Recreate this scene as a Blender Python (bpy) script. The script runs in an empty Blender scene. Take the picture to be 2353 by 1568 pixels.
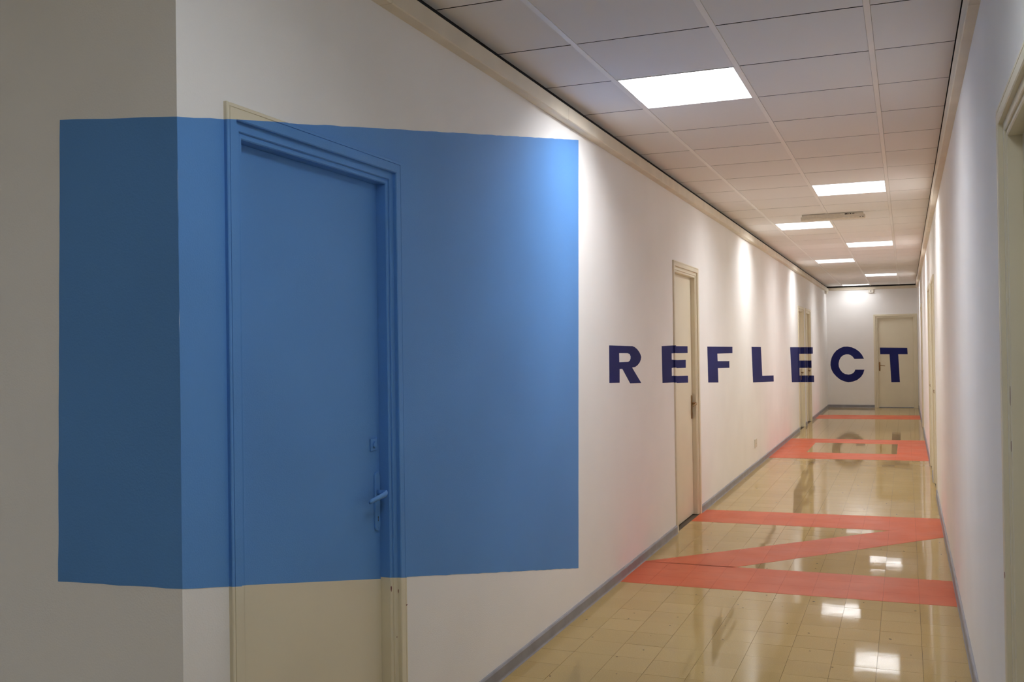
import bpy, bmesh, math, random
from mathutils import Matrix, Vector
from mathutils.geometry import tessellate_polygon

# ------------------------------------------------------------------ camera, world, exposure
scene = bpy.context.scene
COL = scene.collection
random.seed(7)

CAM_POS = Vector((1.6646, 0.0, 1.4432))
RIGHT = Vector((0.92892681, 0.3700048, -0.01383584))
UP = Vector((0.01558757, -0.00174476, 0.99987698))
FWD = Vector((-0.36993514, 0.92902821, 0.00738823))
cam_data = bpy.data.cameras.new('camera')
cam_data.sensor_fit = 'HORIZONTAL'
cam_data.sensor_width = 36.0
cam_data.lens = 2271.0822 * 36.0 / 2353.0
cam_data.clip_start = 0.02
cam_data.clip_end = 200
cam = bpy.data.objects.new('camera', cam_data)
COL.objects.link(cam)
m = Matrix((RIGHT, UP, -FWD)).transposed().to_4x4()
m.translation = CAM_POS
cam.matrix_world = m
scene.camera = cam

world = bpy.data.worlds.new('world')
scene.world = world
world.use_nodes = True
world.node_tree.nodes['Background'].inputs[0].default_value = (0.75, 0.83, 1.0, 1)
world.node_tree.nodes['Background'].inputs[1].default_value = 0.25

vs = scene.view_settings
vs.view_transform = 'Standard'
vs.look = 'None'
vs.gamma = 1.0
vs.use_curve_mapping = False
vs.exposure = 0.0
PANEL_STRENGTH = 27.0
OVERHEAD_FILL_STRENGTH = 14.0  # unseen fill panel added above the viewpoint
BACK_FILL_STRENGTH = 9.5  # unseen fill lamp added in the lobby
FAR_STRENGTH = 18.0
LAMP_DEPTH = 0.05
LAMP_INSET = 0.035
LAMP_CELLS = 6
scene.cycles.use_denoising = True
scene.cycles.max_bounces = 7
scene.cycles.diffuse_bounces = 6
scene.cycles.glossy_bounces = 3
scene.cycles.use_adaptive_sampling = True
scene.cycles.adaptive_threshold = 0.2
scene.cycles.adaptive_min_samples = 16
scene.cycles.sample_clamp_indirect = 4.0
scene.cycles.caustics_reflective = False
scene.cycles.caustics_refractive = False

# ------------------------------------------------------------------ measured sizes of the place (metres)
W = 1.920          # corridor width
H = 2.746          # ceiling height
YC = 1.9625        # corner where the corridor's left wall starts
YE = 23.611        # end wall
YB = -4.0          # wall behind
XL = -3.0          # far side of the lobby
T = 0.16           # wall thickness
GX0, GX = 0.3584, 0.5932    # ceiling grid
GY0, GY = 4.678, 0.6293
FX0, FX = 0.373, 0.1916     # floor tile grid
FY0, FY = 4.466, 0.2055

# ------------------------------------------------------------------ materials
def new_mat(name):
    mt = bpy.data.materials.new(name)
    mt.use_nodes = True
    nt = mt.node_tree
    return mt, nt, nt.nodes['Principled BSDF']

def mix_rgb(nt, fac, a, b):
    n = nt.nodes.new('ShaderNodeMix'); n.data_type = 'RGBA'
    for sock, v in ((n.inputs[0], fac), (n.inputs[6], a), (n.inputs[7], b)):
        if hasattr(v, 'is_output'): nt.links.new(v, sock)
        elif isinstance(v, (int, float)): sock.default_value = v
        else: sock.default_value = (*v, 1)
    return n.outputs[2]

def noise(nt, scale, detail=2.0, coord=None, rough=0.5):
    n = nt.nodes.new('ShaderNodeTexNoise')
    n.inputs['Scale'].default_value = scale
    n.inputs['Detail'].default_value = detail
    n.inputs['Roughness'].default_value = rough
    if coord is None:
        g = nt.nodes.new('ShaderNodeNewGeometry'); coord = g.outputs['Position']
    nt.links.new(coord, n.inputs['Vector'])
    return n.outputs['Fac']

def ramp(nt, fac, lo, hi):
    n = nt.nodes.new('ShaderNodeMapRange')
    n.inputs[1].default_value = lo; n.inputs[2].default_value = hi
    nt.links.new(fac, n.inputs[0])
    return n.outputs[0]

def bump(nt, bsdf, h, strength, dist):
    b = nt.nodes.new('ShaderNodeBump')
    b.inputs['Strength'].default_value = strength
    b.inputs['Distance'].default_value = dist
    nt.links.new(h, b.inputs['Height'])
    nt.links.new(b.outputs['Normal'], bsdf.inputs['Normal'])

def painted(name, col, rough=0.5, vary=0.06, grain=0.25, spec=0.4, blotch=2.5, grain_scale=220):
    """painted plaster or wood: a flat colour with slight roller blotches and an orange-peel relief"""
    mt, nt, b = new_mat(name)
    f = ramp(nt, noise(nt, blotch, 1), 0.3, 0.7)
    lo = tuple(c * (1 - vary) for c in col)
    hi = tuple(min(1, c * (1 + vary)) for c in col)
    nt.links.new(mix_rgb(nt, f, lo, hi), b.inputs['Base Color'])
    b.inputs['Roughness'].default_value = rough
    b.inputs['Specular IOR Level'].default_value = spec
    if grain: bump(nt, b, noise(nt, grain_scale, 0), grain, 0.001)
    return mt

M = {}
M['wall'] = painted('wall_paint', (0.915, 0.905, 0.89), 0.62, 0.015, 0.3, 0.2)
M['blue'] = painted('blue_paint', (0.110, 0.300, 0.68), 0.6, 0.05, 0.3, 0.25, 1.6)
M['navy'] = painted('navy_paint', (0.019, 0.023, 0.125), 0.75, 0.10, 0.25, 0.10)
M['beige'] = painted('beige_gloss_paint', (0.78, 0.72, 0.555), 0.38, 0.025, 0.12, 0.5, 3, 90)
M['cornice'] = painted('cornice_paint', (0.76, 0.69, 0.56), 0.5, 0.05, 0.2, 0.4, 6, 90)
M['skirting'] = painted('grey_skirting_paint', (0.27, 0.275, 0.305), 0.42, 0.10, 0.3, 0.5, 9, 60)
M['bar'] = painted('white_metal_bar', (0.94, 0.925, 0.90), 0.4, 0.02, 0.05)
M['trim'] = painted('white_lamp_trim', (0.82, 0.82, 0.82), 0.35, 0.01, 0.03)
M['blade'] = painted('satin_metal_blade', (0.78, 0.78, 0.78), 0.45, 0.01, 0.02)
M['plastic'] = painted('ivory_plastic', (0.72, 0.68, 0.60), 0.4, 0.02, 0.02)
M['dusty'] = painted('dusty_plastic', (0.80, 0.74, 0.63), 0.4, 0.05, 0.1, 0.4, 40, 60)
M['dark'] = painted('dark_gap', (0.02, 0.02, 0.022), 0.8, 0.1, 0.0)
M['void'] = painted('dark_void', (0.035, 0.032, 0.03), 0.9, 0.1, 0.0)
M['chip'] = painted('chipped_paint', (0.16, 0.03, 0.035), 0.7, 0.1, 0.1)
M['under'] = painted('joint_grime', (0.10, 0.075, 0.05), 0.85, 0.2, 0.2)

def make_tile():
    mt, nt, b = new_mat('ceiling_tile_mineral')
    o = nt.nodes.new('ShaderNodeObjectInfo')
    c = mix_rgb(nt, o.outputs['Random'], (0.87, 0.85, 0.83), (0.90, 0.88, 0.86))
    nt.links.new(c, b.inputs['Base Color'])
    b.inputs['Roughness'].default_value = 0.9
    b.inputs['Specular IOR Level'].default_value = 0.15
    return mt
M['tile'] = make_tile()

def make_brass():
    mt, nt, b = new_mat('aged_brass')
    f = noise(nt, 30, 3)
    nt.links.new(mix_rgb(nt, f, (0.22, 0.13, 0.055), (0.36, 0.23, 0.10)), b.inputs['Base Color'])
    b.inputs['Metallic'].default_value = 0.8
    b.inputs['Roughness'].default_value = 0.38
    return mt
M['brass'] = make_brass()

def floor_mat(name, red):
    """polished composition tile, or the red paint rolled over it"""
    mt, nt, b = new_mat(name)
    g = nt.nodes.new('ShaderNodeNewGeometry')
    pos = g.outputs['Position']
    if red:
        f = ramp(nt, noise(nt, 5, 5, pos), 0.3, 0.7)
        c = mix_rgb(nt, f, (0.55, 0.100, 0.036), (0.62, 0.125, 0.048))
        sp = ramp(nt, noise(nt, 24, 6, pos, 0.7), 0.70, 0.80)
        c = mix_rgb(nt, sp, c, (0.42, 0.08, 0.05))
        nt.links.new(c, b.inputs['Base Color'])
        r = ramp(nt, noise(nt, 3, 3, pos), 0.3, 0.7)
        rr = nt.nodes.new('ShaderNodeMapRange')
        rr.inputs[3].default_value = 0.30; rr.inputs[4].default_value = 0.40
        nt.links.new(r, rr.inputs[0]); nt.links.new(rr.outputs[0], b.inputs['Roughness'])
        b.inputs['Specular IOR Level'].default_value = 0.17
    else:
        # one tone for each tile: white noise on the tile's row and column
        mp = nt.nodes.new('ShaderNodeVectorMath'); mp.operation = 'SUBTRACT'
        nt.links.new(pos, mp.inputs[0]); mp.inputs[1].default_value = (FX0, FY0, 0)
        dv = nt.nodes.new('ShaderNodeVectorMath'); dv.operation = 'DIVIDE'
        nt.links.new(mp.outputs[0], dv.inputs[0]); dv.inputs[1].default_value = (FX, FY, 1)
        fl = nt.nodes.new('ShaderNodeVectorMath'); fl.operation = 'FLOOR'
        nt.links.new(dv.outputs[0], fl.inputs[0])
        wn = nt.nodes.new('ShaderNodeTexWhiteNoise'); wn.noise_dimensions = '2D'
        nt.links.new(fl.outputs[0], wn.inputs['Vector'])
        c = mix_rgb(nt, wn.outputs['Value'], (0.49, 0.345, 0.135), (0.54, 0.385, 0.158))
        sp = ramp(nt, noise(nt, 190, 4, pos, 0.75), 0.35, 0.68)
        c = mix_rgb(nt, sp, mix_rgb(nt, 0.72, (0.19, 0.12, 0.055), c), c)
        sp2 = ramp(nt, noise(nt, 260, 2, pos), 0.68, 0.74)
        c = mix_rgb(nt, sp2, c, (0.60, 0.47, 0.28))
        st = ramp(nt, noise(nt, 2.2, 5, pos, 0.6), 0.52, 0.75)
        c = mix_rgb(nt, st, c, (0.43, 0.30, 0.13))
        fleck = ramp(nt, noise(nt, 34, 0, pos), 0.845, 0.86)
        c = mix_rgb(nt, fleck, c, (0.10, 0.075, 0.05))
        nt.links.new(c, b.inputs['Base Color'])
        r = ramp(nt, noise(nt, 7, 4, pos), 0.3, 0.75)
        rr = nt.nodes.new('ShaderNodeMapRange')
        rr.inputs[3].default_value = 0.035; rr.inputs[4].default_value = 0.07
        nt.links.new(r, rr.inputs[0]); nt.links.new(rr.outputs[0], b.inputs['Roughness'])
        b.inputs['Specular IOR Level'].default_value = 0.15
    # slight waviness of the polished surface, plus fine orange peel
    h1 = noise(nt, 5.0, 2, pos)
    h2 = noise(nt, 90.0, 2, pos)
    ma = nt.nodes.new('ShaderNodeMath'); ma.operation = 'MULTIPLY_ADD'
    nt.links.new(h2, ma.inputs[0]); ma.inputs[1].default_value = 0.02
    nt.links.new(h1, ma.inputs[2])
    bump(nt, b, ma.outputs[0], 0.10, 0.0026)
    return mt
M['floor'] = floor_mat('floor_tile_polished', False)
M['red'] = floor_mat('red_floor_paint', True)

def emitter(name, col, strength):
    mt = bpy.data.materials.new(name); mt.use_nodes = True
    nt = mt.node_tree; nt.nodes.clear()
    e = nt.nodes.new('ShaderNodeEmission'); o = nt.nodes.new('ShaderNodeOutputMaterial')
    e.inputs[0].default_value = (*col, 1); e.inputs[1].default_value = strength
    nt.links.new(e.outputs[0], o.inputs[0])
    return mt
M['glow'] = emitter('lit_diffuser', (0.985, 0.985, 1.0), PANEL_STRENGTH)
M['glow_back_fill'] = emitter('back_fill_diffuser', (0.74, 0.85, 1.0), BACK_FILL_STRENGTH)
M['glow_far'] = emitter('lit_far_diffuser', (0.985, 0.985, 1.0), FAR_STRENGTH)
M['glow_overhead_fill'] = emitter('overhead_fill_diffuser', (0.88, 0.94, 1.0), OVERHEAD_FILL_STRENGTH)

# ------------------------------------------------------------------ object helpers
def mesh_obj(name, bm, mats, parent=None, ploc=None, smooth=False, recalc=True):
    if recalc: bmesh.ops.recalc_face_normals(bm, faces=bm.faces)
    me = bpy.data.meshes.new(name)
    bm.to_mesh(me); bm.free()
    for k in (mats if isinstance(mats, (list, tuple)) else [mats]): me.materials.append(M[k])
    if smooth:
        for p in me.polygons: p.use_smooth = True
    ob = bpy.data.objects.new(name, me)
    COL.objects.link(ob)
    if parent is not None: adopt(ob, parent)
    return ob

def adopt(ob, parent):
    ob.parent = parent
    if parent.parent is None: ob.matrix_parent_inverse = Matrix.Translation(-parent.location)

def empty(name, loc):
    e = bpy.data.objects.new(name, None)
    e.empty_display_size = 0.1
    e.location = loc
    COL.objects.link(e)
    return e

def tag(o, label=None, cat=None, group=None, kind=None):
    if label: o['label'] = label
    if cat: o['category'] = cat
    if group: o['group'] = group
    if kind: o['kind'] = kind
    return o

def box(bm, lo, hi, mat=0, bevel=0.0):
    vs_ = [bm.verts.new((x, y, z)) for x in (lo[0], hi[0]) for y in (lo[1], hi[1]) for z in (lo[2], hi[2])]
    fs = []
    for idx in ((0, 1, 3, 2), (4, 6, 7, 5), (0, 4, 5, 1), (2, 3, 7, 6), (0, 2, 6, 4), (1, 5, 7, 3)):
        f = bm.faces.new([vs_[i] for i in idx]); f.material_index = mat; fs.append(f)
    if bevel:
        es = list({e for f in fs for e in f.edges})
        r = bmesh.ops.bevel(bm, geom=es, offset=bevel, segments=2, affect='EDGES', profile=0.5)
        for f in r['faces']: f.material_index = mat
    return vs_

def box_obj(name, lo, hi, mat, parent=None, bevel=0.0):
    bm = bmesh.new(); box(bm, lo, hi, 0, bevel)
    return mesh_obj(name, bm, mat, parent)

# frames of reference on the walls: (along, proud of the wall, height) -> world
def F_left(u, n, z): return (n, u, z)
def F_right(u, n, z): return (W - n, u, z)
def F_end(u, n, z): return (u, YE - n, z)
def F_front(u, n, z): return (u, YC - n, z)

def grid_wall(name, frame, us, top, openings, thick, mats='wall'):
    """a wall slab with door openings cut through it; openings = (u0, u1, height)"""
    ub = sorted(set([us[0], us[1]] + [v for o in openings for v in o[:2]]))
    zb = sorted(set([0.0, top] + [o[2] for o in openings]))
    def solid(i, k):
        if i < 0 or k < 0 or i >= len(ub) - 1 or k >= len(zb) - 1: return False
        uc, zc = (ub[i] + ub[i + 1]) / 2, (zb[k] + zb[k + 1]) / 2
        return not any(o[0] < uc < o[1] and zc < o[2] for o in openings)
    bm = bmesh.new()
    def quad(pts): bm.faces.new([bm.verts.new(frame(*p)) for p in pts])
    for i in range(len(ub) - 1):
        for k in range(len(zb) - 1):
            if not solid(i, k): continue
            a, b, c, d = ub[i], ub[i + 1], zb[k], zb[k + 1]
            for n in (0.0, -thick): quad([(a, n, c), (b, n, c), (b, n, d), (a, n, d)])
            if not solid(i - 1, k): quad([(a, 0, c), (a, -thick, c), (a, -thick, d), (a, 0, d)])
            if not solid(i + 1, k): quad([(b, 0, c), (b, -thick, c), (b, -thick, d), (b, 0, d)])
            if not solid(i, k - 1): quad([(a, 0, c), (b, 0, c), (b, -thick, c), (a, -thick, c)])
            if not solid(i, k + 1): quad([(a, 0, d), (b, 0, d), (b, -thick, d), (a, -thick, d)])
    bmesh.ops.remove_doubles(bm, verts=bm.verts, dist=1e-5)
    return tag(mesh_obj(name, bm, mats), kind='structure')

def wobble(poly, step=0.05, amp=0.0012, rng=random.Random(3)):
    """a hand-taped paint edge: subdivide and jitter a little"""
    out = []
    n = len(poly)
    for i in range(n):
        a, b = Vector(poly[i]), Vector(poly[(i + 1) % n])
        k = max(1, int((b - a).length / step))
        nrm = Vector((-(b - a).y, (b - a).x)).normalized() if (b - a).length > 1e-6 else Vector((0, 0))
        for j in range(k):
            p = a.lerp(b, j / k)
            if j: p = p + nrm * rng.uniform(-amp, amp)
            out.append((p.x, p.y))
    return out

def film(bm, frame, outer, holes=(), n0=0.0, n1=0.0008):
    """a thin layer of paint with an outline (and holes) given on the wall"""
    loops = [[Vector((p[0], p[1], 0)) for p in l] for l in [outer, *holes]]
    flat = [p for l in loops for p in l]
    tris = tessellate_polygon(loops)
    top = [bm.verts.new(frame(p.x, n1, p.y)) for p in flat]
    bot = [bm.verts.new(frame(p.x, n0, p.y)) for p in flat]
    for t in tris:
        try:
            bm.faces.new([top[i] for i in t]); bm.faces.new([bot[i] for i in t])
        except ValueError: pass
    s = 0
    for l in loops:
        for i in range(len(l)):
            a, b = s + i, s + (i + 1) % len(l)
            bm.faces.new([top[a], top[b], bot[b], bot[a]])
        s += len(l)

def film_obj(name, frame, polys, mat, parent, label, n0=0.0, wob=True):
    bm = bmesh.new()
    for p in polys:
        outer, holes = (p['outer'], p.get('holes', [])) if isinstance(p, dict) else (p, [])
        film(bm, frame, wobble(outer) if wob else outer, holes, n0, n0 + 0.0008)
    o = mesh_obj(name, bm, mat, parent)
    o['label'] = label
    return o

def split_paint(bm, regions):
    """cut the mesh along straight paint edges; regions = [(half planes [(point, inward normal)], material index)]"""
    for planes, mi in regions:
        for co, no in planes:
            bmesh.ops.bisect_plane(bm, geom=bm.verts[:] + bm.edges[:] + bm.faces[:], plane_co=co, plane_no=no, dist=1e-5)
        for f in bm.faces:
            c = f.calc_center_median()
            if all((c - Vector(co)).dot(Vector(no)) > 0 for co, no in planes): f.material_index = mi

def above(y0, z0, y1, z1):   # half plane above a line drawn on the left wall
    d = Vector((0, y1 - y0, z1 - z0)); return (Vector((0, y0, z0)), Vector((0, -d.z, d.y)).normalized())
def below(y0, z0, y1, z1):
    c, n = above(y0, z0, y1, z1); return (c, -n)
def after(y): return (Vector((0, y, 0)), Vector((0, 1, 0)))
def before(y): return (Vector((0, y, 0)), Vector((0, -1, 0)))

# ------------------------------------------------------------------ the setting: walls, floor base, ceiling base
FR = 0.085                   # door surround width
HOLE = 0.0455                # hole in the wall runs this far behind the surround
# doors: name, frame, inner opening (u0, u1), inner height
D1 = (2.1527 + FR - 0.010, 3.1150 - FR, 2.022)
D2 = (7.5450 + FR, 8.5280 - FR, 2.025)
D3 = (17.060 + FR, 18.035 - FR, 2.005)
D4 = (18.400 + FR, 19.375 - FR, 2.005)
R1 = (2.085 + FR, 3.065 - FR, 2.000)
R2 = (10.09 + FR, 11.05 - FR, 2.000)
R3 = (11.63 + FR, 12.59 - FR, 2.000)
R4 = (17.38 + FR, 18.34 - FR, 2.000)
E1 = (1.000 + FR, 1.908 - FR, 2.003)
def hole(d): return (d[0] - HOLE, d[1] + HOLE, d[2] + HOLE)

TOP = H + 0.25
wall_left = grid_wall('wall_left', F_left, (YC, YE), TOP, [hole(d) for d in (D1, D2, D3, D4)], T)
wall_right = grid_wall('wall_right', F_right, (YB, YE), TOP, [hole(d) for d in (R1, R2, R3, R4)], T)
wall_end = grid_wall('wall_end', F_end, (-T, W + T), TOP, [hole(E1)], T)
wall_front = grid_wall('wall_front', F_front, (XL, -T), TOP, [], T)
# the front wall's corner piece closes against the left wall's end face
box_m = bmesh.new(); box(box_m, (XL - T, YB - T, 0), (W + T, YB, TOP))
wall_back = tag(mesh_obj('wall_back', box_m, 'wall'), kind='structure')
box_m = bmesh.new(); box(box_m, (XL - T, YB, 0), (XL, YC + T, TOP))
wall_lobby = tag(mesh_obj('wall_lobby', box_m, 'wall'), kind='structure')
for o, l in ((wall_left, 'long white corridor wall with blue block, navy letters and beige doors'),
             (wall_right, 'white corridor wall seen at a grazing angle with beige doors'),
             (wall_end, 'white end wall of the corridor with letter C'),
             (wall_front, 'shaded grey-white wall facing the viewer, wrapped by the dark blue block'),
             (wall_back, 'plain white wall behind the viewpoint'), (wall_lobby, 'plain white side wall of the lobby')):
    o['label'] = l

floor = box_obj('floor', (XL - T, YB - T, -0.12), (W + T, YE + T, -0.004), 'under')
tag(floor, 'polished tan tile floor with red painted bands', kind='structure')
ceiling = box_obj('ceiling', (XL - T, YB - T, H + 0.17), (W + T, YE + T, H + 0.26), 'void')
tag(ceiling, 'suspended ceiling of off-white mineral tiles on metal bars', kind='structure')
ceiling.location = (0, 0, 0)

# ------------------------------------------------------------------ floor tiles
def tile_mesh(x0, x1, y0, y1, bm, g=0.0006, z=0.0):
    box(bm, (x0 + g, y0 + g, -0.005), (x1 - g, y1 - g, z))
cols = [FX0 + FX * k for k in range(-2, 9)]
cols[0] = 0.0; cols[-1] = W
PART_Y0 = FY0 - 7 * FY
proto = {}
rng = random.Random(11)
for r in range(30):
    y0 = PART_Y0 + r * FY
    for c in range(10):
        if c not in proto:
            bm = bmesh.new()
            box(bm, (-(cols[c + 1] - cols[c]) / 2 + 0.0006, -FY / 2 + 0.0006, -0.005), ((cols[c + 1] - cols[c]) / 2 - 0.0006, FY / 2 - 0.0006, 0))
            o = mesh_obj('floor_tile', bm, 'floor'); proto[c] = o
        else:
            o = proto[c].copy(); COL.objects.link(o)
        o.location = ((cols[c] + cols[c + 1]) / 2, y0 + FY / 2, rng.uniform(-0.0001, 0.0001))
        o.rotation_euler = (rng.gauss(0, 0.0012), rng.gauss(0, 0.0012), 0)
        o.parent = floor
bm = bmesh.new()
y = PART_Y0 + 30 * FY
while y < YE - 0.001:
    for c in range(10): tile_mesh(cols[c], cols[c + 1], y, min(y + FY, YE), bm)
    y += FY
y = PART_Y0 - FY
while y > YB - FY:
    for c in range(10): tile_mesh(cols[c], cols[c + 1], max(y, YB), y + FY, bm)
    x = 0.0
    while x > XL:
        if y + FY < YC: tile_mesh(max(x - FX, XL), x, max(y, YB), y + FY, bm)
        elif y < YC: tile_mesh(max(x - FX, XL), x, y, YC, bm)
        x -= FX
    y -= FY
far = mesh_obj('floor_tile_field', bm, 'floor', floor)
tag(far, kind='stuff')

# red painted bands, rolled over the tiles and thin in the joints
def clip(poly, a, b, c):       # keep a*x + b*y + c >= 0
    out = []
    for i in range(len(poly)):
        p, q = poly[i], poly[(i + 1) % len(poly)]
        dp, dq = a * p[0] + b * p[1] + c, a * q[0] + b * q[1] + c
        if dp >= 0: out.append(p)
        if (dp >= 0) != (dq >= 0):
            t = dp / (dp - dq); out.append((p[0] + (q[0] - p[0]) * t, p[1] + (q[1] - p[1]) * t))
    return out
def red_band(label, polys):
    bm = bmesh.new()
    g = 0.0004
    for poly in polys:
        ys = [p[1] for p in poly]
        r0, r1 = math.floor((min(ys) - FY0) / FY), math.floor((max(ys) - FY0) / FY)
        for r in range(r0, r1 + 1):
            for c in range(10):
                q = clip(poly, 1, 0, -cols[c] - g); q = clip(q, -1, 0, cols[c + 1] - g) if q else q
                q = clip(q, 0, 1, -(FY0 + r * FY) - g) if q else q
                q = clip(q, 0, -1, FY0 + (r + 1) * FY - g) if q else q
                if len(q) < 3: continue
                v1 = [bm.verts.new((p[0], p[1], 0.0009)) for p in q]
                v0 = [bm.verts.new((p[0], p[1], -0.001)) for p in q]
                try:
                    bm.faces.new(v1)
                    for i in range(len(q)):
                        j = (i + 1) % len(q); bm.faces.new([v1[i], v1[j], v0[j], v0[i]])
                except ValueError: pass
    o = mesh_obj('painted_floor_band', bm, 'red', floor)
    o['label'] = label
xl, xr = 0.004, W - 0.004
red_band('red zigzag of two cross bands joined by a diagonal, painted on the floor', [
    [(xl, 5.885), (xr, 5.905), (xr, 6.525), (xl, 6.497)],
    [(xl, 6.490), (0.60, 6.490), (xr, 7.985), (xr, 8.585), (1.53, 8.135)],
    [(xl, 8.105), (1.53, 8.138), (xr, 8.580), (xr, 8.805), (xl, 8.71)]])
red_band('red rectangular ring painted across the floor in mid corridor', [
    [(xl, 12.94), (xr, 13.055), (xr, 13.745), (xl, 13.707)],
    [(xl, 15.10), (xr, 15.106), (xr, 15.765), (xl, 15.69)],
    [(xl, 13.707), (0.412, 13.715), (0.418, 15.101), (xl, 15.10)],
    [(1.5375, 13.737), (xr, 13.745), (xr, 15.106), (1.5385, 15.105)]])
red_band('single red band painted across the floor before the end wall', [[(xl, 19.93), (xr, 20.06), (xr, 21.19), (xl, 21.02)]])

# ------------------------------------------------------------------ suspended ceiling
LIGHTS = [(0, 0), (1, 6), (0, 10), (1, 14), (0, 18), (1, 24), (0, 29)]
HIDDEN_LIGHTS = [(1, -5)]
BAR = 0.024
xs = [GX0 + i * GX for i in range(3)]
colx = [(0.0065, xs[0] - BAR / 2), (xs[0] + BAR / 2, xs[1] - BAR / 2), (xs[1] + BAR / 2, xs[2] - BAR / 2), (xs[2] + BAR / 2, W - 0.036)]
R_MIN, R_MAX = -13, 30
tproto = {}
trng = random.Random(5)
for r in range(R_MIN, R_MAX):
    for c in range(4):
        if (c - 1, r) in LIGHTS + HIDDEN_LIGHTS: continue
        if c not in tproto:
            w = colx[c][1] - colx[c][0] - 0.002
            bm = bmesh.new()
            box(bm, (-w / 2, -GY / 2 + 0.0045, 0), (w / 2, GY / 2 - 0.0045, 0.016), 0, 0.0008)
            bm.normal_update()
            for f in bm.faces:
                if abs(f.normal.y) > 0.95: f.material_index = 1
            o = mesh_obj('ceiling_tile', bm, ('tile', 'void')); tproto[c] = o
        else:
            o = tproto[c].copy(); COL.objects.link(o)
        o.location = ((colx[c][0] + colx[c][1]) / 2, GY0 + (r + 0.5) * GY, H + 0.001 + trng.uniform(0, 0.0004))
        o.rotation_euler = (trng.uniform(-1, 1) * 0.0005, trng.uniform(-1, 1) * 0.0005, 0)
        o.parent = ceiling
Y_CB, Y_CE = GY0 + R_MIN * GY, GY0 + R_MAX * GY
for x in xs:
    cuts = [Y_CB, Y_CB + 3.1 + x, 4.0 + 0.9 * x, 10.4 + 0.3 * x, 16.9, Y_CE]
    for a, b in zip(cuts[:-1], cuts[1:]):
        box_obj('ceiling_bar', (x - BAR / 2, a + 0.0006, H - 0.001), (x + BAR / 2, b - 0.0006, H + 0.03), 'bar', ceiling)
# plain ceiling of the lobby and the dark backing above the tile joints
box_obj('ceiling_panel', (XL, YB, H), (-0.004, YC, H + 0.03), 'tile', ceiling)
box_obj('ceiling_panel', (0.0, YB, H), (W, Y_CB - 0.004, H + 0.03), 'tile', ceiling)

# ------------------------------------------------------------------ cornices (trim) and skirting
def cornice(name, frame, cuts, e, z0, z1, label):
    root = tag(empty(name, frame(cuts[0], 0, z0)), label, kind='structure')
    for a, b in zip(cuts[:-1], cuts[1:]):
        bm = bmesh.new()
        prof = [(0, z0), (e - 0.004, z0), (e, z0 + 0.004), (e, z1 - 0.006), (e - 0.006, z1), (0, z1)]
        A = [bm.verts.new(frame(a + 0.0012, n, z)) for n, z in prof]
        B = [bm.verts.new(frame(b - 0.0012, n, z)) for n, z in prof]
        bm.faces.new(A); bm.faces.new(B)
        for i in range(6): bm.faces.new([A[i], A[(i + 1) % 6], B[(i + 1) % 6], B[i]])
        mesh_obj('cornice_board', bm, 'cornice', root)
    return root
t1 = cornice('trim_1', F_left, [YC, 2.99, 4.90, 7.00, 9.10, 11.2, 13.3, 15.4, 17.5, 19.6, 21.7, YE - 0.03], 0.050, 2.630, 2.706, 'beige wooden cornice along the top of the lettered wall')
cornice('trim_2', F_right, [-3.9, -2.1, 0.0, 1.85, 3.75, 5.72, 7.75, 9.8, 11.9, 14.0, 16.1, 18.2, 20.3, 22.4], 0.040, 2.605, 2.706, 'beige wooden cornice along the top of the plain corridor wall')
t3 = cornice('trim_3', F_end, [0.055, W - 0.01], 0.020, 2.655, 2.720, 'thin beige cornice along the top of the end wall')

box_obj('painted_shadow_gap', (0.0, YE - 0.006, 2.721), (W, YE - 0.0005, 2.80), 'dark', t3)  # dark board standing in for the shade above the end cornice

box_obj('painted_shadow_gap', (0.0005, YC + 0.001, 2.707), (0.005, YE - 0.03, 2.90), 'dark', t1)  # dark strip painting the shade between left cornice and ceiling

def skirting(name, frame, segs, label, h=0.062, t=0.012):
    root = tag(empty(name, frame(segs[0][0], 0, 0)), label, kind='structure')
    for a, b in segs:
        bm = bmesh.new()
        prof = [(0, 0.0005), (t + 0.004, 0.0005), (t + 0.001, 0.006), (t, 0.012), (t, h - 0.008), (t - 0.004, h - 0.001), (t - 0.007, h), (0, h)]
        n = max(2, int((b - a) / 0.12))
        rg = random.Random(int(a * 100))
        rings = []
        for i in range(n + 1):
            u = a + (b - a) * i / n
            j = rg.uniform(-0.0008, 0.0008)
            rings.append([bm.verts.new(frame(u, max(0, q + (j if q else 0)), z + (j if z > 0.03 else 0))) for q, z in prof])
        for i in range(n):
            for k in range(len(prof)):
                bm.faces.new([rings[i][k], rings[i][(k + 1) % len(prof)], rings[i + 1][(k + 1) % len(prof)], rings[i + 1][k]])
        bm.faces.new(rings[0]); bm.faces.new(rings[-1])
        mesh_obj('skirting_board', bm, 'skirting', root)
    return root
def out(d): return d[0] - FR, d[1] + FR
def gaps(a, b, doors):
    s = []
    for d in doors:
        o0, o1 = out(d)
        if o0 - a > 0.01: s.append((a, o0))
        a = o1
    if b - a > 0.01: s.append((a, b))
    return s
skirting('baseboard_left', F_left, gaps(YC, YE - 0.001, [D1, D2, D3, D4]), 'grey painted skirting along the lettered wall')
skirting('baseboard_right', F_right, gaps(YB, YE - 0.02, [R1, R2, R3, R4]), 'grey painted skirting along the plain corridor wall')
skirting('baseboard_end', F_end, [(0.013, out(E1)[0])], 'grey painted skirting under the letter C')
skirting('baseboard_front', F_front, [(XL, -0.001)], 'grey painted skirting of the wall facing the viewer')

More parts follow.
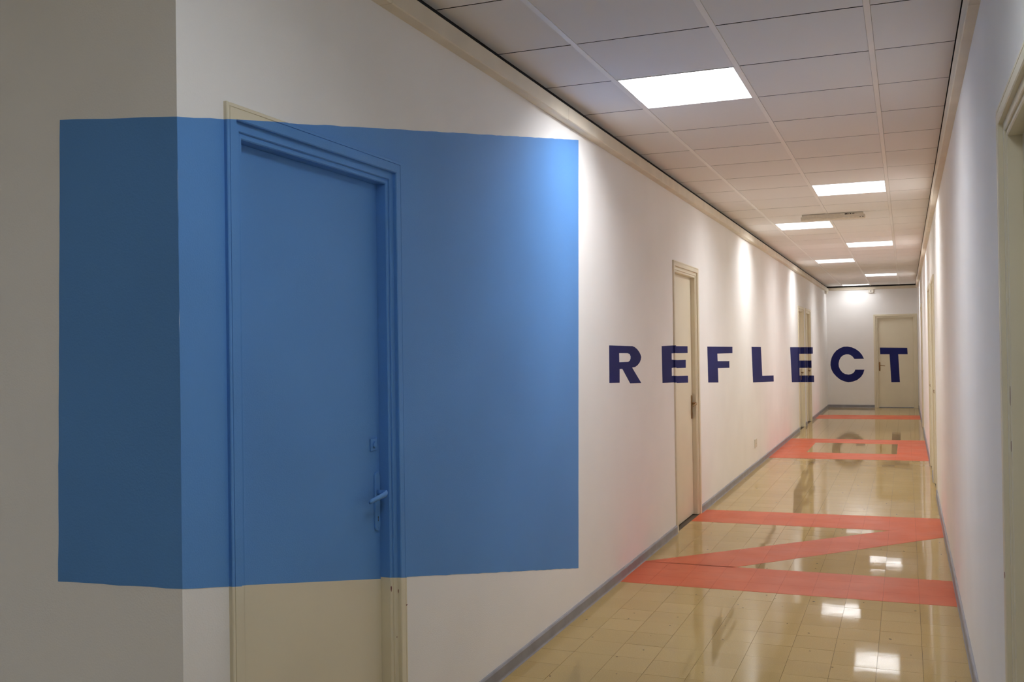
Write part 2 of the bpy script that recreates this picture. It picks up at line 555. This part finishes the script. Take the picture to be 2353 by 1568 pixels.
# ------------------------------------------------------------------ paint edges on the left wall
B_TOP = (1.960, 2.0272, 5.2146, 2.5909)
B_BOT = (1.9642, 0.8610, 5.1055, 0.2482)
def line_at(l, y): return l[1] + (l[3] - l[1]) * (y - l[0]) / (l[2] - l[0])
BLUE_WALL = [below(*B_TOP), above(*B_BOT)]
BLUE_LEAF = [above(2.2837, 0.7946, 3.013, 0.6499)]

o0, o1 = out(D1)
yl = o0 + 0.006; yr = o1 - 0.006; zt = D1[2] + FR - 0.006
ycross = B_TOP[0] + (zt - B_TOP[1]) * (B_TOP[2] - B_TOP[0]) / (B_TOP[3] - B_TOP[1])
film_obj('painted_block', F_left, [
    [(YC, line_at(B_BOT, YC)), (yl, line_at(B_BOT, yl)), (yl, line_at(B_TOP, yl)), (YC, line_at(B_TOP, YC))],
    [(yr, line_at(B_BOT, yr)), (5.1055, 0.2482), (5.2146, 2.5909), (ycross, zt), (yr, zt)]],
    'blue', wall_left, 'mid-blue paint block around the blue door')
film_obj('painted_block', F_front, [[(-0.4026, 0.8497), (0.0005, 0.8615), (0.0005, 2.0275), (-0.380, 2.0566)]],
         'blue', wall_front, 'dark blue part of the paint block on the shaded wall')

# letters
R_OUT = [(5.7656, 1.4526), (6.3089, 1.4467), (6.3679, 1.4404), (6.4337, 1.4257), (6.488, 1.4067), (6.5242, 1.3861), (6.5384, 1.3718), (6.5261, 1.3548), (6.4962, 1.3366), (6.4397, 1.3191), (6.3723, 1.3083), (6.2949, 1.3065), (6.5317, 1.1959), (6.2424, 1.2048), (6.0564, 1.3038), (5.9913, 1.3048), (5.9866, 1.2183), (5.7587, 1.2252)]
R_IN = [(5.9859, 1.4038), (6.1904, 1.4018), (6.2417, 1.3947), (6.264, 1.38), (6.2608, 1.365), (6.2392, 1.3518), (6.1986, 1.3451), (5.986, 1.3466)]
film_obj('painted_letter', F_left, [{'outer': R_OUT, 'holes': [R_IN]}], 'navy', wall_left, 'navy letter R', wob=False)
e_end = out(D2)[0] + 0.006
film_obj('painted_letter', F_left, [[(7.1505, 1.4445), (e_end, 1.4483), (e_end, 1.3879), (7.4753, 1.3876), (7.4752, 1.3388), (e_end, 1.3374), (e_end, 1.277), (7.4709, 1.2756), (7.4716, 1.2155), (e_end, 1.2147), (e_end, 1.1628), (7.1564, 1.1723)]],
         'navy', wall_left, 'stem of the navy letter E running onto a door frame', wob=False)
film_obj('painted_letter', F_left, [[(8.9434, 1.4343), (10.3363, 1.4272), (10.3301, 1.3618), (9.4496, 1.3661), (9.4583, 1.2937), (10.1257, 1.2833), (10.1261, 1.2147), (9.4645, 1.2276), (9.4824, 1.0896), (8.9651, 1.1089)]],
         'navy', wall_left, 'navy letter F', wob=False)
film_obj('painted_letter', F_left, [[(11.7019, 1.4214), (12.4973, 1.4164), (12.5829, 1.0582), (13.7137, 1.027), (13.7214, 0.945), (11.7779, 1.0053)]],
         'navy', wall_left, 'navy letter L', wob=False)
BANDS2 = [(1.4482, 1.3885), (1.336, 1.2764), (1.2135, 1.1607)]
# the second E runs over two neighbouring door frames: (height at y=17.16, height at y=19.35) of each bar edge
BE = [(1.3952, 1.3862), (1.2845, 1.262), (1.1713, 1.135), (1.0481, 0.9969), (0.9206, 0.8539), (0.81, 0.7299)]
def be(i, y): return BE[i][0] + (BE[i][1] - BE[i][0]) * (y - 17.16) / (19.35 - 17.16)
s3 = out(D3)[0] + 0.006
m0, m1 = out(D3)[1] - 0.006, out(D4)[0] + 0.006
e4 = out(D4)[1] - 0.006
polys = [[(15.8252, 1.4008), (s3, be(0, s3)), (s3, be(5, s3)), (16.0007, 0.8509)]]
ends = [(19.8391, 1.3823, 19.8413, 1.2614), (19.5157, 1.131, 19.5165, 1.0047), (20.0092, 0.8318, 20.0356, 0.7047)]
for k in range(3):
    polys.append([(m0, be(2 * k, m0)), (m1, be(2 * k, m1)), (m1, be(2 * k + 1, m1)), (m0, be(2 * k + 1, m0))])
    a = ends[k]
    polys.append([(e4, be(2 * k, e4)), (a[0], a[1]), (a[2], a[3]), (e4, be(2 * k + 1, e4))])
film_obj('painted_letter', F_left, polys, 'navy', wall_left, 'far navy letter E laid across two door frames', wob=False)
C_OUT = [(0.7879, 1.0985), (0.7485, 1.1832), (0.6953, 1.2557), (0.6147, 1.3191), (0.5334, 1.3586), (0.4424, 1.3771), (0.3601, 1.3754), (0.2862, 1.3474), (0.2027, 1.2952), (0.1416, 1.2234), (0.094, 1.1318), (0.0694, 1.0351), (0.0655, 0.9576), (0.0808, 0.8703), (0.121, 0.7829), (0.1843, 0.7053), (0.266, 0.6326), (0.357, 0.5891), (0.4482, 0.5698), (0.5487, 0.5842), (0.6402, 0.6226), (0.7182, 0.6896), (0.7646, 0.7614), (0.7931, 0.8523), (0.5965, 0.8532), (0.5841, 0.8148), (0.5517, 0.7765), (0.5058, 0.7526), (0.4509, 0.7432), (0.3779, 0.755), (0.3235, 0.7918), (0.274, 0.8548), (0.2457, 0.9274), (0.2422, 0.9951), (0.259, 1.0723), (0.2921, 1.1348), (0.3387, 1.1778), (0.4031, 1.2012), (0.458, 1.2006), (0.5078, 1.1809), (0.5483, 1.1468), (0.5821, 1.0965)]
film_obj('painted_letter', F_end, [C_OUT], 'navy', wall_end, 'navy letter C', wob=False)

# ------------------------------------------------------------------ doors
CASING = [(0.085, 0.0), (0.085, 0.010), (0.083, 0.012), (0.0755, 0.012), (0.0748, 0.0095), (0.0732, 0.0095), (0.0725, 0.012), (0.046, 0.012), (0.043, 0.0095), (0.043, -0.004)]
JAMB = [(0.046, -0.002), (0.0225, -0.002), (0.0195, -0.0015), (0.017, -0.004), (0.017, -0.008), (0.013, -0.008), (0.010, -0.0065), (0.003, -0.0065), (0.0, -0.0095), (0.0, -0.046), (-0.0018, -0.048), (-0.0018, -0.085), (-0.014, -0.085), (-0.014, -0.13), (0.0455, -0.13)]

def sweep(frame, d, prof):
    """a profile carried up one side of a door, across the head and down the other, mitred"""
    bm = bmesh.new()
    u0, u1, z = d
    path = []
    for o, n in prof:
        path.append([bm.verts.new(frame(*p)) for p in ((u0 - o, n, 0.001), (u0 - o, n, z + o), (u1 + o, n, z + o), (u1 + o, n, 0.001))])
    for i in range(len(prof) - 1):
        for k in range(3):
            bm.faces.new([path[i][k], path[i][k + 1], path[i + 1][k + 1], path[i + 1][k]])
    bm.normal_update()
    return bm

def handle(root, frame, u, z, s, mat, long_plate=True, keyhole=True):
    """long plate with a lever; s = direction in which the lever points along the wall"""
    n0 = -0.045
    bm = bmesh.new()
    hw, hh = 0.017, 0.102
    pts = []
    for k in range(9):
        a = math.pi * k / 8; pts.append((hw * math.cos(a), hh - hw + hw * math.sin(a)))
    for k in range(9):
        a = math.pi + math.pi * k / 8; pts.append((hw * math.cos(a), -hh + hw + hw * math.sin(a)))
    rings = []
    for n, sc in ((0.0, 1.0), (0.005, 1.0), (0.0075, 0.86)):
        rings.append([bm.verts.new(frame(u + p[0] * sc, n0 + n, z + p[1] - (0 if sc == 1 else (0.0022 if p[1] > 0 else -0.0022)))) for p in pts])
    for a, b in zip(rings[:-1], rings[1:]):
        for i in range(len(pts)):
            j = (i + 1) % len(pts); bm.faces.new([a[i], a[j], b[j], b[i]])
    bm.faces.new(rings[0]); bm.faces.new(rings[-1])
    plate = mesh_obj('handle_plate', bm, mat, root)
    # lever: a stub out of the plate, a bend, then a tapering grip
    zl = z + 0.030
    path = [(0, 0.004, 0, 0.0105), (0, 0.018, 0.001, 0.0095), (0, 0.032, 0.001, 0.0095), (0.003, 0.041, 0.001, 0.0105), (0.014, 0.045, -0.001, 0.0105), (0.035, 0.044, -0.004, 0.0095), (0.070, 0.042, -0.009, 0.0085), (0.100, 0.040, -0.013, 0.0080), (0.112, 0.039, -0.016, 0.0055)]
    bm = bmesh.new()
    prev = None
    for i, (a, n, dz, r) in enumerate(path):
        p0 = Vector(path[max(0, i - 1)][:3]); p1 = Vector(path[min(len(path) - 1, i + 1)][:3])
        t = (p1 - p0).normalized()
        side = t.cross(Vector((0, 0, 1))).normalized()
        upv = side.cross(t)
        ring = []
        for k in range(10):
            ang = 2 * math.pi * k / 10
            q = Vector((a, n, dz)) + side * (math.cos(ang) * r * 0.62) + upv * (math.sin(ang) * r)
            ring.append(bm.verts.new(frame(u + s * q.x, n0 + q.y, zl + q.z)))
        if prev:
            for k in range(10): bm.faces.new([prev[k], prev[(k + 1) % 10], ring[(k + 1) % 10], ring[k]])
        else: bm.faces.new(ring)
        prev = ring
    bm.faces.new(prev)
    mesh_obj('lever', bm, mat, plate, smooth=True)
    if keyhole:
        bm = bmesh.new()
        pts = [(0.0028 * math.cos(a), 0.004 + 0.0032 * math.sin(a)) for a in [math.radians(t) for t in range(-50, 231, 28)]] + [(-0.0014, -0.002), (-0.0022, -0.010), (0.0022, -0.010), (0.0014, -0.002)]
        film(bm, frame, [(u + p[0], z - 0.058 + p[1]) for p in pts], (), n0 + 0.0070, n0 + 0.0078)
        mesh_obj('keyhole', bm, 'dark', plate)
        for dz in (-0.090, 0.088):
            bm = bmesh.new()
            film(bm, frame, [(u + 0.0022 * math.cos(k * 0.785), z + dz + 0.0022 * math.sin(k * 0.785)) for k in range(8)], (), n0 + 0.007, n0 + 0.0080)
            mesh_obj('screw', bm, mat, plate)
    return plate

def door(name, frame, d, label, hand, mats=('beige',), paint_frame=None, paint_leaf=None, handle_mat='brass', lever=True):
    u0, u1, z = d
    root = tag(empty(name, frame((u0 + u1) / 2, 0, 0)), label, kind='structure')
    bm = sweep(frame, d, CASING)
    if paint_frame: split_paint(bm, paint_frame)
    mesh_obj('casing', bm, mats, root, recalc=False)
    bm = sweep(frame, d, JAMB)
    if paint_frame: split_paint(bm, paint_frame)
    mesh_obj('jamb', bm, mats, root, recalc=False)
    bm = bmesh.new()
    a, b = frame(u0 + 0.0015, -0.045, 0.008), frame(u1 - 0.0018, -0.084, z - 0.0015)
    box(bm, [min(p, q) for p, q in zip(a, b)], [max(p, q) for p, q in zip(a, b)], 0, 0.001)
    if paint_leaf: split_paint(bm, paint_leaf)
    leaf = mesh_obj('leaf', bm, mats, root)
    # the dark room side behind the leaf closes the opening
    a, b = frame(u0 - HOLE, -T + 0.002, 0.002), frame(u1 + HOLE, -0.128, z + HOLE)
    box_obj('backing_panel', [min(p, q) for p, q in zip(a, b)], [max(p, q) for p, q in zip(a, b)], 'dark', root)
    if lever:
        uh = (u1 - 0.027) if hand > 0 else (u0 + 0.030)
        handle(leaf, frame, uh, 0.920, -1 if hand > 0 else 1, handle_mat)
    return root, leaf

blue_frame = [(BLUE_WALL, 1)]
door_1, leaf1 = door('door_1', F_left, D1, 'door painted mid-blue with beige lower edge, beside the corner', 1, ('beige', 'blue'),
                     blue_frame, [(BLUE_LEAF, 1)], 'blue')
# rim lock rosette above the handle
bm = bmesh.new()
cu, cz = 2.985, 1.118
lo, hi = F_left(cu - 0.021, -0.045, cz - 0.021), F_left(cu + 0.021, -0.040, cz + 0.021)
box(bm, [min(a, b) for a, b in zip(lo, hi)], [max(a, b) for a, b in zip(lo, hi)], 0, 0.0018)
rosette = mesh_obj('lock_rosette', bm, 'blue', leaf1)
bm = bmesh.new()
film(bm, F_left, [(cu + 0.011 * math.cos(k * math.pi / 9), cz + 0.011 * math.sin(k * math.pi / 9)) for k in range(18)], (), -0.041, -0.0335)
mesh_obj('lock_cylinder', bm, 'blue', rosette)
# small chips in the paint of the frame
for u, n, z, ru, rz in ((D1[1] + 0.002, -0.0065, 0.615, 0.004, 0.011), (D1[1] + 0.0420, 0.0, 0.598, 0.0022, 0.008), (D1[1] + 0.030, -0.002, 0.44, 0.002, 0.003), (D1[1] + 0.079, 0.012, 0.541, 0.005, 0.0022)):
    bm = bmesh.new()
    film(bm, F_left, [(u + ru * math.cos(k * 0.785) * random.uniform(0.7, 1.1), z + rz * math.sin(k * 0.785) * random.uniform(0.7, 1.1)) for k in range(8)], (), n, n + 0.0006)
    mesh_obj('paint_chip', bm, 'chip', door_1)

bands2 = [([below(7.5, t, 8.5, t), above(7.5, b, 8.5, b), before(7.9)], 1) for t, b in BANDS2]
door_2, leaf2 = door('door_2', F_left, D2, 'beige door crossed by the bars of the navy letter E, brass handle', 1, ('beige', 'navy'), bands2)
film_obj('painted_letter', F_left, [
    [(D2[0] + 0.004, 1.4440), (8.2926, 1.4405), (8.2921, 1.3828), (D2[0] + 0.004, 1.3870)],
    [(D2[0] + 0.004, 1.3320), (8.2125, 1.3267), (8.2095, 1.2599), (D2[0] + 0.004, 1.2690)],
    [(D2[0] + 0.004, 1.2090), (8.2932, 1.1917), (8.2945, 1.1324), (D2[0] + 0.004, 1.1520)]],
    'navy', leaf2, 'bars of the navy letter E on the door leaf', n0=-0.0455, wob=False)

bands3 = [([below(17.16, BE[2 * k][0], 19.35, BE[2 * k][1]), above(17.16, BE[2 * k + 1][0], 19.35, BE[2 * k + 1][1])], 1) for k in range(3)]
stem3 = [([below(17.16, BE[0][0], 19.35, BE[0][1]), above(17.16, BE[5][0], 19.35, BE[5][1]), before(17.125)], 1)]
door('door_3', F_left, D3, 'beige door in the lettered wall, nearer of the far pair, under the letter E', 1, ('beige', 'navy'), bands3 + stem3, bands3)
door('door_4', F_left, D4, 'beige door in the lettered wall, farther of the pair under the letter E', 1, ('beige', 'navy'), bands3, bands3)
door_5, leaf5 = door('door_5', F_end, E1, 'beige door in the end wall carrying the navy letter T', -1, ('beige',))
film_obj('painted_letter', F_end, [[(1.1248, 1.3458), (1.6963, 1.3336), (1.7029, 1.1898), (1.5074, 1.1919), (1.533, 0.5699), (1.3542, 0.568), (1.3258, 1.1938), (1.1323, 1.1959)]],
         'navy', leaf5, 'navy letter T', n0=-0.0455, wob=False)
door_6, _l6 = door('door_6', F_right, R1, 'beige door frame cut by the picture edge in the plain wall', -1, ('beige',), lever=False)
for u, n, z, ru, rz in ((R1[1] + 0.050, 0.012, 0.80, 0.006, 0.010), (R1[1] + 0.012, -0.0065, 1.30, 0.004, 0.03), (R1[1] + 0.012, -0.0065, 1.16, 0.004, 0.018)):
    bm = bmesh.new()
    film(bm, F_right, [(u + ru * math.cos(k * 0.785) * random.uniform(0.6, 1.1), z + rz * math.sin(k * 0.785) * random.uniform(0.6, 1.1)) for k in range(8)], (), n, n + 0.0006)
    mesh_obj('paint_chip', bm, 'chip', door_6)
door('door_7', F_right, R2, 'beige door in the plain wall, nearer of the pair seen edge-on', 1, ('beige',))
door('door_8', F_right, R3, 'beige door in the plain wall, farther of the pair seen edge-on', 1, ('beige',))
door('door_9', F_right, R4, 'beige door in the plain wall close to the end wall', 1, ('beige',))

# ------------------------------------------------------------------ ceiling lights
LIGHT_LABELS = ['largest glowing square ceiling panel, nearest the blue block',
                'glowing ceiling panel just before the emergency lamp, on the plain wall side',
                'glowing ceiling panel directly behind the emergency lamp',
                'fourth glowing ceiling panel counted from the near end, plain wall side',
                'fifth glowing ceiling panel counted from the near end, lettered wall side',
                'sixth glowing ceiling panel counted from the near end, plain wall side',
                'smallest glowing ceiling panel, right before the end wall']
def panel(name, x0, x1, y0, y1, glow, inset=LAMP_INSET):
    """recessed square luminaire: housing, lit diffuser at the top and cross blades below it"""
    root = empty(name, ((x0 + x1) / 2, (y0 + y1) / 2, H))
    t, dp = 0.006, LAMP_DEPTH
    bm = bmesh.new()
    for lo, hi in (((x0, y0, H), (x1, y0 + t, H + dp)), ((x0, y1 - t, H), (x1, y1, H + dp)), ((x0, y0 + t, H), (x0 + t, y1 - t, H + dp)), ((x1 - t, y0 + t, H), (x1, y1 - t, H + dp))):
        box(bm, lo, hi)
    mesh_obj('lamp_frame', bm, 'trim', root)
    zt = H + dp - 0.004
    bm = bmesh.new()
    v = [bm.verts.new(p) for p in ((x0 + t, y0 + inset, zt), (x0 + t, y1 - inset, zt), (x1 - t, y1 - inset, zt), (x1 - t, y0 + inset, zt))]
    bm.faces.new(v)
    mesh_obj('diffuser', bm, glow, root, recalc=False)
    for k in range(1, LAMP_CELLS):
        yk = y0 + (y1 - y0) * k / LAMP_CELLS
        box_obj('louvre_blade', (x0 + t + 0.001, yk - 0.001, H + 0.002), (x1 - t - 0.001, yk + 0.001, zt - 0.002), 'blade', root)
    box_obj('lamp_housing', (x0 + 0.002, y0 + 0.002, H + dp + 0.001), (x1 - 0.002, y1 - 0.002, H + dp + 0.02), 'trim', root)
    return root
for (c, r), lab in zip(LIGHTS, LIGHT_LABELS):
    o = panel('ceiling_light', colx[c + 1][0], colx[c + 1][1], GY0 + r * GY + 0.002, GY0 + (r + 1) * GY - 0.002, 'glow_far' if r == 29 else 'glow', 0.17 if r == 29 else LAMP_INSET)
    tag(o, lab, 'ceiling light', 'glowing ceiling panels')

# emergency lamp across the ceiling
x0, x1, y0 = 0.712, 1.302, 10.343
lamp = tag(empty('emergency_lamp', ((x0 + x1) / 2, y0 + 0.04, H)), 'long dusty emergency lamp fixed across the ceiling grid', 'lamp')
bm = bmesh.new(); box(bm, (x0, y0, H - 0.024), (x1 - 0.006, y0 + 0.085, H - 0.001), 0, 0.002)
tray = mesh_obj('lamp_base', bm, 'dusty', lamp)
bm = bmesh.new()
prof = [(-0.004, -0.022), (-0.006, -0.030), (0.004, -0.056), (0.010, -0.060), (0.075, -0.060), (0.081, -0.056), (0.091, -0.030), (0.089, -0.022)]
A = [bm.verts.new((x0 - 0.010, y0 + a, H + b)) for a, b in prof]
B = [bm.verts.new((x1 + 0.010, y0 + a, H + b)) for a, b in prof]
bm.faces.new(A); bm.faces.new(B)
for i in range(len(prof)): bm.faces.new([A[i], A[(i + 1) % len(prof)], B[(i + 1) % len(prof)], B[i]])
cover = mesh_obj('lamp_cover', bm, 'dusty', lamp)
bm = bmesh.new(); box(bm, (x0 - 0.012, y0 - 0.0075, H - 0.0405), (x1 + 0.012, y0 + 0.002, H - 0.0375))
mesh_obj('cover_rib', bm, 'plastic', cover)
for a, b in ((1.122, 1.150), (1.156, 1.164), (1.170, 1.184), (1.194, 1.200), (1.204, 1.212)):
    bm = bmesh.new(); box(bm, (a, y0 - 0.0012, H - 0.018), (b, y0 + 0.001, H - 0.008))
    mesh_obj('lamp_marking', bm, 'dark', tray)
for a in (1.262, 1.287):
    bm = bmesh.new(); box(bm, (a, y0 - 0.006, H - 0.051), (a + 0.010, y0 + 0.004, H - 0.046))
    mesh_obj('cover_screw', bm, 'dark', cover)
for a in (0.75, 0.90, 1.05):
    bm = bmesh.new(); box(bm, (a, y0 - 0.0065, H - 0.049), (a + 0.05, y0 + 0.002, H - 0.043))
    mesh_obj('cover_lug', bm, 'cornice', cover)

# ------------------------------------------------------------------ small wall fittings
det = tag(empty('motion_sensor', (0.960, YE, 2.58)), 'small white sensor box with a dark eye under the end cornice', 'sensor')
bm = bmesh.new(); box(bm, (0.905, YE - 0.034, 2.578), (1.015, YE, 2.654), 0, 0.004); mesh_obj('sensor_body', bm, 'plastic', det)
bm = bmesh.new(); film(bm, F_end, [(0.957 + 0.011 * math.cos(k * 0.5236), 2.617 + 0.011 * math.sin(k * 0.5236)) for k in range(12)], (), 0.033, 0.037); mesh_obj('sensor_eye', bm, 'dark', det)

sock = tag(empty('wall_socket', (0, 11.885, 0.285)), 'ivory wall socket low on the lettered wall', 'socket')
bm = bmesh.new(); box(bm, (0, 11.805, 0.235), (0.010, 11.965, 0.335), 0, 0.003); pl = mesh_obj('socket_plate', bm, 'plastic', sock)
bm = bmesh.new(); film(bm, F_left, [(11.885 + 0.03 * math.cos(k * 0.5236), 0.285 + 0.022 * math.sin(k * 0.5236)) for k in range(12)], (), 0.0095, 0.012); mesh_obj('socket_face', bm, 'dusty', pl)
for du in (-0.011, 0.011):
    bm = bmesh.new(); film(bm, F_left, [(11.885 + du + 0.004 * math.cos(k), 0.285 + 0.004 * math.sin(k)) for k in range(6)], (), 0.0115, 0.0125); mesh_obj('socket_hole', bm, 'dark', pl)

jb = tag(empty('junction_box', (0, 23.20, 2.58)), 'small beige junction box under the cornice near the end wall', 'junction box')
bm = bmesh.new(); box(bm, (0, 23.08, 2.565), (0.045, 23.32, 2.630), 0, 0.004); mesh_obj('box_body', bm, 'plastic', jb)
bm = bmesh.new(); box(bm, (0.044, 23.09, 2.572), (0.050, 23.31, 2.623), 0, 0.003); mesh_obj('box_lid', bm, 'cornice', jb)

# ------------------------------------------------------------------ unseen fill lamps added above and behind the viewpoint
o = panel('ceiling_light', colx[2][0], colx[2][1], GY0 - 5 * GY + 0.002, GY0 - 4 * GY - 0.002, 'glow_overhead_fill')  # added out of view to brighten the left wall by the corner
tag(o, 'unseen ceiling panel lamp added above the viewpoint as fill', 'ceiling light', 'glowing ceiling panels')
x0, x1, y0, y1 = -2.0, -1.0, -2.2, -1.2  # added lobby lamp, out of view, lifts the front wall with cool light
lob = tag(empty('lobby_fill_light', ((x0 + x1) / 2, (y0 + y1) / 2, H)), 'unseen square opal lamp added behind the viewpoint as fill', 'ceiling light')
bm = bmesh.new(); box(bm, (x0, y0, H - 0.03), (x1, y1, H - 0.001), 0, 0.004); mesh_obj('lamp_base', bm, 'trim', lob)
bm = bmesh.new(); box(bm, (x0 + 0.02, y0 + 0.02, H - 0.05), (x1 - 0.02, y1 - 0.02, H - 0.031), 0, 0.006); mesh_obj('diffuser', bm, 'glow_back_fill', lob)
